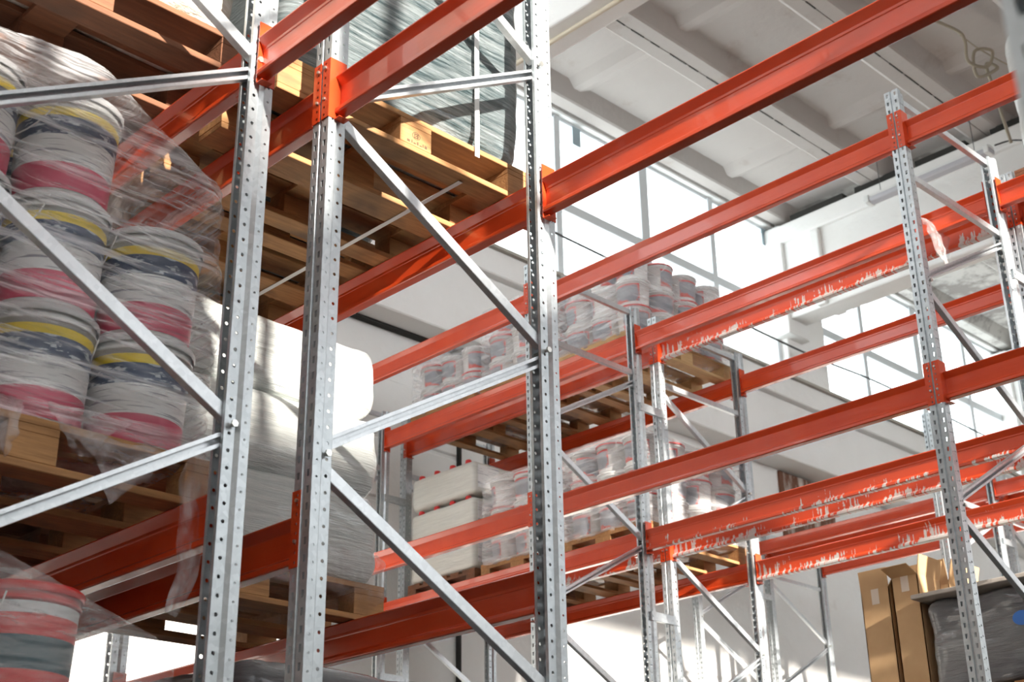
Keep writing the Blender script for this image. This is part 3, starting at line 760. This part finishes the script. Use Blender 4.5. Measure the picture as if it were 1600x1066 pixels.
# lamp, cables, rope
e = empty('ceiling_lamp', P(6.44, 13.0, 8.06)); tag(e, 'long fluorescent lamp with clear cover hanging under the roof girder', 'ceiling lamp')
m = MB(); m.box((-.80, -.06, .02), (.80, .06, .05)); m.build('housing', PLAST, e)
m = MB(); m.add([(x, y, z) for x in (-.80, .80) for y, z in ((-.07, .02), (-.055, -.035), (.055, -.035), (.07, .02))], [(0,1,5,4),(1,2,6,5),(2,3,7,6),(3,0,4,7),(0,3,2,1),(4,5,6,7)])
bevel(m.build('diffuser', LAMPW, e), .012, 2)
for s_ in (-.76, .76):
    m = MB(); m.box((s_-.03, -.076, -.04), (s_+.03, .076, .055)); bevel(m.build('end_cap', PLAST, e), .008, 2)
for s_ in (-.6, .6):
    m = MB(); m.cyl((s_, 0, .05), (s_, 0, .65), .004, 6); m.build('hanger', CABLE, e)
def wire(name, pts, r, mt, label, cat):
    p = [Vector(P(*q)) for q in pts]; o_ = p[0].copy(); p = [q-o_ for q in p]; p = [p[0]*2-p[1]]+p+[p[-1]*2-p[-2]]
    c_ = []
    for k in range(1, len(p)-2):
        for t in [i/8 for i in range(8)]:
            c_.append(.5*((2*p[k])+(p[k+1]-p[k-1])*t+(2*p[k-1]-5*p[k]+4*p[k+1]-p[k+2])*t*t+(3*p[k]-p[k-1]-3*p[k+1]+p[k+2])*t**3))
    c_.append(p[-2]); m = MB(); vv = []; n = 8; prev = None
    for i, q in enumerate(c_):
        d = (c_[min(i+1, len(c_)-1)]-c_[max(i-1, 0)]).normalized()
        a_ = (prev-d*prev.dot(d)).normalized() if prev is not None else d.orthogonal().normalized(); prev = a_; b_ = d.cross(a_)
        vv += [q+(a_*math.cos(2*math.pi*k/n)+b_*math.sin(2*math.pi*k/n))*r for k in range(n)]
    m.add(vv, [(i*n+k, i*n+(k+1) % n, (i+1)*n+(k+1) % n, (i+1)*n+k) for i in range(len(c_)-1) for k in range(n)]+[tuple(range(n))[::-1], tuple(range(len(vv)-n, len(vv)))])
    o = m.build(name, mt, smooth=True); o.location = o_; tag(o, label, cat); return o
wire('wall_cable', [(8.84, 7.3, 7.0), (8.84, 9.2, 6.96), (8.82, 11.4, 6.91), (8.84, 13.9, 6.90), (8.80, 15.6, 6.93), (8.84, 18.4, 6.90), (8.84, 21, 6.9)], .013, CABLE, 'thin dark cable strung across the tall windows', 'cable')
wire('lamp_cable', [(5.60, 13.0, 8.10), (5.5, 13.2, 8.2), (5.3, 13.5, 8.28), (4.6, 13.5, 8.28), (3.5, 13.5, 8.29)], .010, CABLE, 'dark cable leading to the fluorescent lamp', 'cable')
wire('girder_conduit', [(8.8, 7.27, 7.285), (7.0, 7.27, 7.285), (4.0, 7.27, 7.285), (1, 7.27, 7.285)], .022, plaster('cream_conduit', (.7, .62, .48), (.6, .53, .42)), 'cream cable conduit along the roof girder at top', 'conduit')
kn = wire('knotted_rope', [(5.3, 11.1, 8.70), (5.14, 11.5, 8.63), (5.12, 11.62, 8.55), (5.2, 11.8, 8.42), (5.1, 12.0, 8.40), (5.0, 11.95, 8.52), (5.12, 11.8, 8.50), (5.22, 12.0, 8.34), (5.06, 12.15, 8.43), (5.15, 12.1, 8.5), (5.2, 12.3, 8.3), (5.25, 12.5, 8.1), (5.25, 12.6, 7.8)], .018, ROPE, 'knotted grey rope hanging from the ceiling at top right', 'rope')
wire('ceiling_rope', [(5.15, 11.6, 8.62), (5.1, 12.0, 8.58), (5.0, 12.6, 8.6), (4.7, 13.4, 8.66)], .008, ROPE, 'thin rope leading right from the knotted rope', 'rope')
